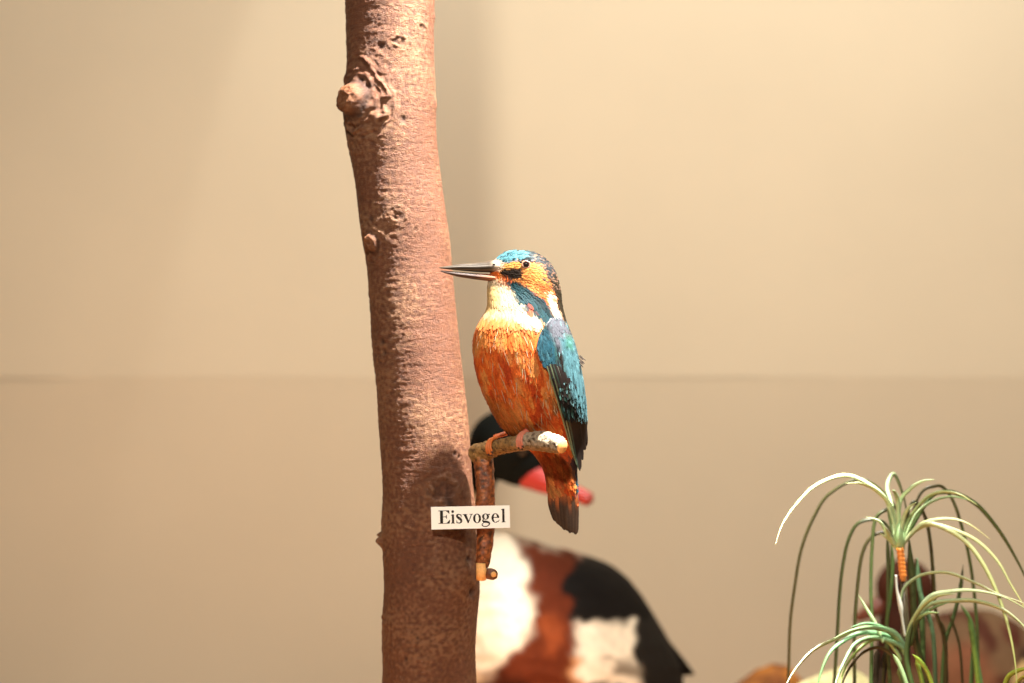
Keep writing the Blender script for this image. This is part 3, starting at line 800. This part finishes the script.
# pointed tail
mb = MB()
tube(mb, [P(646, 650, DD), P(660, 657, DD), P(675, 665, DD), P(686, 670.5, DD), P(694, 674, DD)], [22 * K * DD, 19 * K * DD, 12 * K * DD, 6 * K * DD, 1.0 * K * DD], 20, BK, roundcap=True)
mb.build('tail', M['duck'], duck, origin=P(670, 655, DD))
for lx in (530, 575):
    mb = MB(); top = P(lx, 745, DD); bot = Vector((top.x, top.y, FLOOR + .004))
    tube(mb, [top, (top + bot) / 2, bot], [.011, .007, .006], 14, srgb(210, 110, 100), roundcap=True)
    lg = mb.build('leg', M['skin'], duck, origin=top)
    mb = MB()
    b0 = bot + Vector((0, .008, 0)); tips = [bot + Vector((dx, -.052, -.002)) for dx in (-.028, 0, .028)]
    for tp_ in tips: tube(mb, [b0, (b0 + tp_) / 2 + Vector((0, 0, .002)), tp_], [.0045, .0035, .002], 10, srgb(210, 110, 100), roundcap=True)
    mb.add([b0, tips[0] * .9 + b0 * .1, tips[1] * .9 + b0 * .1, tips[2] * .9 + b0 * .1], [(0, 1, 2), (0, 2, 3)], srgb(200, 100, 92))
    mb.build('webbed_foot', M['skin'], lg, origin=bot)

# ------------------------------------------------------------------ brown duck behind the plant
D2 = 1.52; k2 = K * D2
RB = srgb(88, 50, 38); GB = srgb(122, 96, 72); SAL = srgb(150, 100, 74); DB2 = srgb(58, 38, 32); PALE = srgb(226, 196, 140)
d2 = empty('brown_duck', P(960, 760, D2), label='brown duck standing behind the grass plant, its dark head among the stems', cat='bird')
d2.location.z = FLOOR
P2 = [([(925, 640), (960, 632), (975, 660), (975, 800), (925, 800)], SAL, 9, .8),
      ([(1003, 640), (1040, 632), (1060, 690), (1015, 700), (985, 676), (995, 655)], DB2, 6, .95),
      ([(989, 668), (996, 655), (1006, 648), (1010, 652), (1000, 666), (992, 673)], PALE, 2.5, 1),
      ([(990, 620), (1000, 620), (1000, 632), (990, 632)], srgb(96, 44, 38), 4, .8),
      ([(990, 680), (1060, 690), (1060, 800), (990, 800)], SAL, 8, .8)]
def c2f(x, y):
    c = mixc(GB, RB, sstep(-.2, .4, noise.noise(Vector((x * .05, y * .05, 2)))))
    nx = x + 2 * noise.noise(Vector((x * .1, y * .1, 3)))
    for poly, cc, soft, w in P2:
        k = polyw(nx, y, poly, soft)
        if k > 0: c = mixc(c, cc, k * w)
    return c
B2 = [(612, 958, 990, 12), (615, 940, 1004, 30), (620, 925, 1014, 44), (628, 908, 1024, 56), (640, 894, 1040, 66), (655, 880, 1060, 74), (675, 874, 1090, 80), (700, 876, 1110, 80), (725, 890, 1100, 68), (740, 920, 1060, 45), (750, 960, 1010, 12)]
slicebody(B2, D2, 1, c2f, 750, NA=90, step=2).build('body', M['duck'], d2, origin=P(985, 680, D2))
mb = MB()
tube(mb, [P(905, 680, D2), P(900, 650, D2), P(901, 620, D2), P(904, 596, D2)], [34 * k2, 25 * k2, 22 * k2, 24 * k2], 30, lambda p, t, a: mixc(DB2, RB, .4 + .5 * noise.noise(p * 30)), roundcap=True)
ellipsoid(mb, P(905, 588, D2), 29 * k2, 25 * k2, 29 * k2, RB, 32, 22)
mb.build('head', M['duck'], d2, origin=P(904, 590, D2))
mb = MB(); tube(mb, [P(884, 603, D2), P(868, 613, D2), P(856, 619, D2)], [10 * k2, 7 * k2, 4 * k2], 18, srgb(120, 66, 48), roundcap=True); mb.build('bill', M['duckbill'], d2, origin=P(868, 612, D2))
mb = MB(); p = P(893, 583, D2) + Vector((0, -.0205, 0)); ellipsoid(mb, p, .0035, .003, .0035, (1, 1, 1), 14, 8); mb.build('eye', M['eye'], d2, origin=p)
for lx in (965, 1010):
    mb = MB(); top = P(lx, 735, D2); bot = Vector((top.x, top.y, FLOOR + .003))
    tube(mb, [top, bot], [.009, .006], 12, srgb(150, 90, 60), roundcap=True)
    lg = mb.build('leg', M['skin'], d2, origin=top)
    mb = MB()
    for dx in (-.022, 0, .022): tube(mb, [bot, bot + Vector((dx, -.042, -.001))], [.004, .002], 8, srgb(150, 90, 60), roundcap=True)
    mb.build('webbed_foot', M['skin'], lg, origin=bot)

# ------------------------------------------------------------------ stones
def stone(x0, x1, ytop, D, cols, seed, label):
    c = P((x0 + x1) / 2, ytop, D); zt = c.z; rz = zt - FLOOR; rx = (x1 - x0) / 2 * K * D
    mb = MB()
    def bm_(d): return .10 * fbm(d.x * 1.6 + seed, d.y * 1.6, d.z * 1.6, 3)
    vs = []; cs = []; nu, nv = 64, 40
    for i in range(nv + 1):
        ph = PI * .56 * i / nv
        for k in range(nu):
            a = 2 * PI * k / nu; d = Vector((math.sin(ph) * math.cos(a), math.sin(ph) * math.sin(a), math.cos(ph)))
            s = 1 + bm_(d) * (1 if ph < 1.3 else .4)
            p = Vector((c.x + d.x * rx * s, D + d.y * rx * .9 * s, FLOOR + max(0, d.z * rz * (s if d.z > 0 else 1))))
            vs.append(p); cs.append(mixc(cols[0], cols[1], sstep(-.2, .4, noise.noise(d * 3 + Vector((seed, 0, 0))))))
    fs = [(i * nu + k, i * nu + (k + 1) % nu, (i + 1) * nu + (k + 1) % nu, (i + 1) * nu + k) for i in range(nv) for k in range(nu)]
    fs.append(tuple(nv * nu + k for k in range(nu)))
    mb.add(vs, fs, cs)
    tag(mb.build('stone', M['stone'], origin=(c.x, D, FLOOR)), label, 'stone')
stone(700, 835, 669, 1.50, (srgb(190, 120, 46), srgb(130, 76, 36)), 3, 'rounded ochre brown stone on the floor left of the grass plant')
stone(765, 915, 673, 1.36, (srgb(216, 208, 160), srgb(180, 174, 120)), 8, 'pale yellowish stone low behind the leaves of the grass plant')

# ------------------------------------------------------------------ grass plant
PD = 1.10
plant = empty('grass_plant', P(905, 700, PD), label='artificial grass plant with arching narrow green leaves and orange stem sleeve', cat='plant')
plant.location.z = FLOOR
LG = srgb(186, 210, 160); LG2 = srgb(152, 184, 128); MG = srgb(84, 112, 62); DG = srgb(56, 62, 30); DG2 = srgb(66, 56, 28); YG = srgb(150, 180, 70); SG = srgb(116, 160, 120)
def c5(*pts): return [(720 + x / 3.0625, 460 + y / 3.0625) for x, y in pts]
LV = [  # points, width, colour, tip colour, depth at root, depth at tip
    (c5((540, 240), (530, 180), (500, 110), (430, 60), (370, 48), (290, 80), (230, 140), (190, 200), (170, 260)), 4.6, LG, srgb(216, 214, 150), 0, -.05),
    (c5((540, 230), (528, 150), (480, 95), (430, 72), (385, 72)), 4.4, LG, srgb(206, 216, 150), 0, -.03),
    (c5((535, 240), (525, 140), (512, 90), (520, 55), (535, 45), (555, 90), (570, 150), (575, 240)), 4.8, LG, DG, 0, .04),
    (c5((548, 230), (545, 130), (535, 100), (526, 92)), 5.2, LG, LG, 0, -.03),
    (c5((548, 240), (550, 135), (580, 90), (620, 65), (658, 60)), 4.6, LG, LG, 0, -.02),
    (c5((556, 250), (575, 190), (600, 150), (640, 110), (690, 97), (740, 108), (790, 140)), 4.4, LG2, srgb(200, 206, 140), 0, -.02),
    (c5((558, 255), (580, 205), (610, 155), (660, 122), (720, 113), (790, 132)), 4.2, LG, LG2, 0, .01),
    (c5((552, 245), (560, 190), (575, 150), (600, 130)), 5.0, LG, LG, 0, -.02),
    (c5((560, 255), (590, 220), (630, 190), (700, 180), (760, 195), (830, 245)), 4.2, LG, srgb(210, 206, 140), 0, -.02),
    (c5((560, 262), (600, 216), (650, 198), (720, 215), (790, 250), (850, 310), (890, 380), (931, 450), (960, 520)), 4.4, srgb(210, 222, 168), srgb(190, 190, 120), 0, -.03),
    (c5((562, 258), (600, 210), (650, 196), (740, 240), (800, 310), (850, 410), (885, 520), (905, 630), (912, 760)), 5.0, srgb(210, 222, 168), srgb(170, 176, 90), 0, -.05),
    (c5((545, 262), (520, 245), (490, 190), (445, 175)), 4.2, LG, LG, 0, -.02),
    (c5((540, 265), (520, 232), (505, 205)), 4.6, LG, LG, 0, -.02),
    (c5((538, 270), (518, 245), (487, 222)), 3.8, LG, LG, 0, -.01),
    (c5((540, 262), (525, 200), (515, 150), (510, 110)), 4.2, MG, LG, 0, .01),
    (c5((555, 262), (565, 180), (590, 140)), 4.2, MG, LG, 0, .01),
    (c5((548, 262), (545, 200), (548, 130)), 6.2, LG2, LG, 0, -.005),
    # drooping dark blades behind
    (c5((545, 262), (540, 150), (440, 60), (340, 100), (290, 170), (250, 270), (230, 380), (215, 500), (210, 650), (205, 800)), 3.6, DG, DG2, .03, .05),
    (c5((548, 262), (500, 190), (430, 190), (395, 240), (375, 330), (365, 430), (358, 560), (350, 683), (345, 800)), 4.0, DG, DG, .02, .03),
    (c5((548, 270), (510, 225), (465, 235), (435, 290), (420, 400), (412, 520), (412, 683), (410, 800)), 4.0, DG2, DG, .02, .02),
    (c5((545, 260), (530, 160), (505, 155), (475, 185), (465, 280), (462, 400), (465, 500), (462, 683), (462, 800)), 4.0, DG2, MG, .02, .01),
    (c5((555, 262), (580, 150), (600, 130), (630, 180), (645, 260), (655, 380), (660, 460), (690, 560), (690, 683), (690, 800)), 4.2, DG, DG2, .02, .03),
    (c5((558, 262), (610, 110), (660, 80), (690, 90), (720, 140), (750, 240), (770, 340), (785, 480), (790, 600), (800, 800)), 3.8, DG2, MG, .03, .05),
    (c5((558, 262), (640, 120), (690, 98), (730, 105), (790, 140), (850, 210), (900, 290), (945, 380), (975, 460)), 5.2, MG, srgb(80, 84, 44), .01, .02),
    (c5((745, 320), (735, 400), (715, 480), (690, 560), (680, 683), (678, 800)), 4.6, DG, MG, .03, .03),
    (c5((735, 440), (770, 500), (785, 600), (800, 683), (810, 800)), 4.4, MG, MG, .04, .03),
    (c5((700, 470), (720, 520), (735, 580), (742, 683), (744, 800)), 3.6, DG2, DG2, .03, .03),
    (c5((665, 480), (685, 530), (690, 600), (692, 683), (692, 800)), 7, DG2, DG2, .04, .03),
    (c5((600, 300), (610, 380), (620, 500), (622, 683), (622, 800)), 7.5, DG, MG, .03, .02),
    (c5((578, 230), (590, 400), (600, 560), (640, 683), (660, 800)), 8, DG, DG, .01, .02),
    (c5((512, 220), (515, 330), (512, 500), (500, 683), (498, 800)), 5.0, DG, DG2, .02, .02),
    (c5((524, 240), (528, 330), (520, 430), (510, 520), (520, 683), (520, 800)), 4.6, MG, DG, .01, .02),
    (c5((605, 300), (612, 400), (650, 520), (660, 683), (662, 800)), 5.5, SG, DG, .01, .02),
    (c5((780, 520), (775, 600), (770, 683), (770, 800)), 6.5, MG, MG, .04, .04),
    (c5((760, 470), (775, 560), (790, 683), (795, 800)), 5.5, MG, YG, .03, .03),
    # lower left spray
    (c5((575, 620), (560, 560), (520, 520), (440, 513), (360, 545), (290, 580), (240, 630), (205, 685), (190, 740)), 5.0, SG, srgb(206, 200, 150), 0, -.05),
    (c5((575, 625), (550, 560), (500, 533), (430, 530), (370, 560), (330, 600), (300, 683), (290, 760)), 5.2, SG, MG, 0, -.04),
    (c5((575, 630), (560, 575), (480, 545), (420, 560), (385, 610), (355, 683), (345, 760)), 5.2, SG, LG2, 0, -.05),
    (c5((570, 640), (500, 578), (440, 588), (395, 640), (370, 700), (360, 770)), 4.6, DG2, DG2, 0, -.02),
    (c5((575, 625), (545, 545), (480, 515), (410, 520), (350, 545)), 5.4, SG, LG2, 0, -.05),
    (c5((570, 640), (520, 560), (470, 550), (415, 590), (378, 650), (365, 720)), 4.6, LG2, YG, 0, -.04),
    (c5((500, 560), (475, 500), (445, 450), (424, 413)), 4.4, LG2, LG, -.01, -.02),
    (c5((560, 600), (540, 550), (500, 515), (450, 500), (400, 512)), 4.8, MG, SG, 0, -.03),
    # lower right spray
    (c5((555, 470), (560, 400), (600, 360), (650, 345), (710, 348), (790, 380), (850, 410), (931, 440), (980, 470)), 4.0, srgb(168, 196, 156), srgb(196, 196, 140), 0, -.04),
    (c5((580, 560), (600, 480), (640, 420), (700, 403), (780, 400), (870, 420), (960, 470)), 4.8, srgb(186, 208, 170), srgb(170, 180, 120), 0, -.04),
    (c5((580, 570), (610, 480), (650, 440), (740, 430), (800, 435), (870, 460), (931, 510), (960, 560)), 5.6, srgb(168, 200, 160), srgb(170, 176, 120), 0, -.05),
    (c5((575, 580), (590, 500), (630, 470), (672, 468)), 5.0, SG, LG2, 0, -.03),
    (c5((575, 600), (580, 520), (615, 455), (665, 418), (720, 410)), 6.0, LG2, LG, 0, -.05),
    (c5((585, 570), (600, 500), (650, 455), (700, 437)), 5.2, MG, SG, 0, -.03),
    (c5((870, 720), (875, 683), (890, 657), (931, 640), (975, 645)), 6.5, YG, YG, -.03, -.05),
    (c5((890, 730), (905, 690), (931, 664), (975, 660)), 6.0, YG, YG, -.02, -.05),
    # green blades at the foot
    (c5((590, 495), (575, 560), (572, 620), (590, 700), (600, 800)), 6.0, DG, MG, -.02, -.02),
    (c5((590, 595), (620, 625), (640, 660), (655, 720), (660, 800)), 4.8, YG, YG, -.03, -.03),
    (c5((600, 610), (612, 650), (630, 740), (632, 800)), 5.2, YG, MG, -.02, -.02),
    (c5((530, 595), (555, 640), (580, 720), (585, 800)), 5.0, LG2, LG2, -.03, -.03),
    (c5((545, 640), (560, 690), (562, 800)), 6.0, MG, DG, -.01, 0),
    (c5((480, 580), (478, 650), (470, 800)), 8, srgb(60, 52, 40), srgb(60, 52, 40), .03, .03),
    (c5((505, 590), (495, 683), (490, 800)), 9, srgb(58, 48, 40), srgb(58, 48, 40), .02, .02),
]
for li, (pts, w, c0, c1_, da, db2) in enumerate(LV):
    path = catmull(pts, 8); n = len(path); mb = MB(); W3 = []
    for i, (x, y) in enumerate(path):
        t = i / (n - 1); W3.append(P(x, y, PD + lerp(da, db2, t ** 1.3)))
    T, _N = frames(W3); vs = []; cs = []
    grounded = pts[-1][1] > 715
    bend = random.uniform(-.5, .5)
    for i, p in enumerate(W3):
        t = i / (n - 1); ww = w * .44 * K * PD * min(1, .55 + t * 3) * (1 if grounded else max(.06, 1 - max(0, (t - .45) / .56) ** 1.5))
        if grounded and t < .15 and li > 23: ww = w * .44 * K * PD * max(.1, t / .15)
        view = Vector((0, -1, 0)); side = T[i].cross(view)
        side = side.normalized() if side.length > .05 else Vector((1, 0, 0))
        nn = side.cross(T[i]).normalized(); tw = bend * math.sin(t * 3)
        sd = side * math.cos(tw) + nn * math.sin(tw); n2 = nn * math.cos(tw) - side * math.sin(tw)
        c = mixc(c0, c1_, t)
        th = .00022
        vs += [p - sd * ww, p + n2 * (-.35 * ww - th), p + sd * ww, p + n2 * (-.35 * ww + th)]
        cs += [c, tuple(q * .8 for q in c), c, c]
    fs = []
    for i in range(n - 1):
        a = i * 4
        for j in range(4): fs.append((a + j, a + (j + 1) % 4, a + 4 + (j + 1) % 4, a + 4 + j))
    fs += [(0, 1, 2, 3), tuple((n - 1) * 4 + j for j in range(4))]
    mb.add(vs, fs, cs); mb.build('leaf', M['leaf'], plant, origin=W3[0])
# stem: pale green neck, orange sleeve, white wire, brown foot
mb = MB(); tube(mb, [P(899, 520, PD), P(899.5, 536, PD), P(900, 550, PD)], [3.2 * K * PD, 5.5 * K * PD, 4.6 * K * PD], 16, LG2); mb.build('leaf_sheath', M['leaf'], plant, origin=P(899.5, 536, PD))
mb = MB(); tube(mb, [lerp(P(900, 548, PD - .004), P(903.5, 581, PD - .004), i / 24) for i in range(25)], [(3.6 if i < 20 else 3.6 - (i - 20) * .4) * K * PD for i in range(25)], 16, srgb(214, 130, 58), lambda p, t, a: .0003 * math.cos(t * 16 * PI + a)); sv = mb.build('stem_sleeve', M['leaf'], plant, origin=P(901, 565, PD)); sv['label'] = 'orange ribbed sleeve'
mb = MB(); tube(mb, [P(*q) for q in catmull([(896, 575, PD - .006), (897, 590, PD - .006), (900.5, 606, PD - .006), (902, 618, PD - .006), (905, 636, PD - .005)], 6)], [(1.2 + 1.3 * math.exp(-((i - 12) / 4) ** 2)) * K * PD for i in range(25)], 10); mb.build('wire', M['wire'], plant, origin=P(900, 605, PD))
st = [P(903, 560, PD), P(905, 620, PD), P(906, 690, PD)]; st.append(Vector((st[-1].x, PD, FLOOR)))
mb = MB(); tube(mb, st, [2.6 * K * PD, 4 * K * PD, 6 * K * PD, 8 * K * PD], 14, srgb(70, 60, 42)); mb.build('stem', M['leaf'], plant, origin=P(905, 620, PD))

# ------------------------------------------------------------------ camera
cam = bpy.data.cameras.new('camera'); co = bpy.data.objects.new('camera', cam); C.objects.link(co)
co.location = (0, 0, CAMZ); co.rotation_euler = (PI / 2, 0, 0)
cam.sensor_width = 36; cam.lens = 36 / .575; cam.clip_start = .05
cam.dof.use_dof = True; cam.dof.focus_distance = 1.022; cam.dof.aperture_fstop = 4.2
bpy.context.scene.camera = co
# ------------------------------------------------------------------ lights (case lamps above, warm halogen)
def lamp(name, kind, loc, aim, power, col, size, angle=None, blend=.3):
    l = bpy.data.lights.new(name, kind); l.energy = power; l.color = col
    if kind == 'AREA': l.size = size
    else: l.shadow_soft_size = size
    if angle: l.spot_size = math.radians(angle); l.spot_blend = blend
    o = bpy.data.objects.new(name, l); C.objects.link(o); o.location = loc
    d = Vector(aim) - Vector(loc); o.rotation_euler = d.to_track_quat('-Z', 'Y').to_euler()
    return o
head = P(525, 275, BD)
dirL = Vector((38, -25, 121)).normalized()
lamp('key_spot', 'SPOT', head + dirL * 1.1, P(470, 400, 1.04), 700, (1, .95, .87), .022, 30, .6)
lamp('front_lamp', 'SPOT', (-.12, -.35, 2.2), (0, 1.07, 1.33), 96, (1, .90, .78), .045, 62, 1)
lamp('wall_lamp', 'SPOT', (.38, 1.1, 2.55), (.1, WD, 1.45), 55, (1, .97, .91), .04, 140, .3)
lamp('wall_spot', 'SPOT', (0, 1.3, 2.4), (.75, WD, 1.55), 5.5, (1, .97, .92), .012, 112.2, .05)
lamp('plant_spot', 'SPOT', (.34, .98, 2.2), P(900, 640, 1.12), 46, (1, .92, .82), .015, 30, .6)
w = bpy.data.worlds.new('world'); bpy.context.scene.world = w; w.use_nodes = True
w.node_tree.nodes['Background'].inputs[0].default_value = (1, .86, .70, 1)
w.node_tree.nodes['Background'].inputs[1].default_value = .15
vs_ = bpy.context.scene.view_settings
vs_.view_transform = 'Standard'; vs_.look = 'None'; vs_.gamma = 1; vs_.use_curve_mapping = False; vs_.exposure = 0
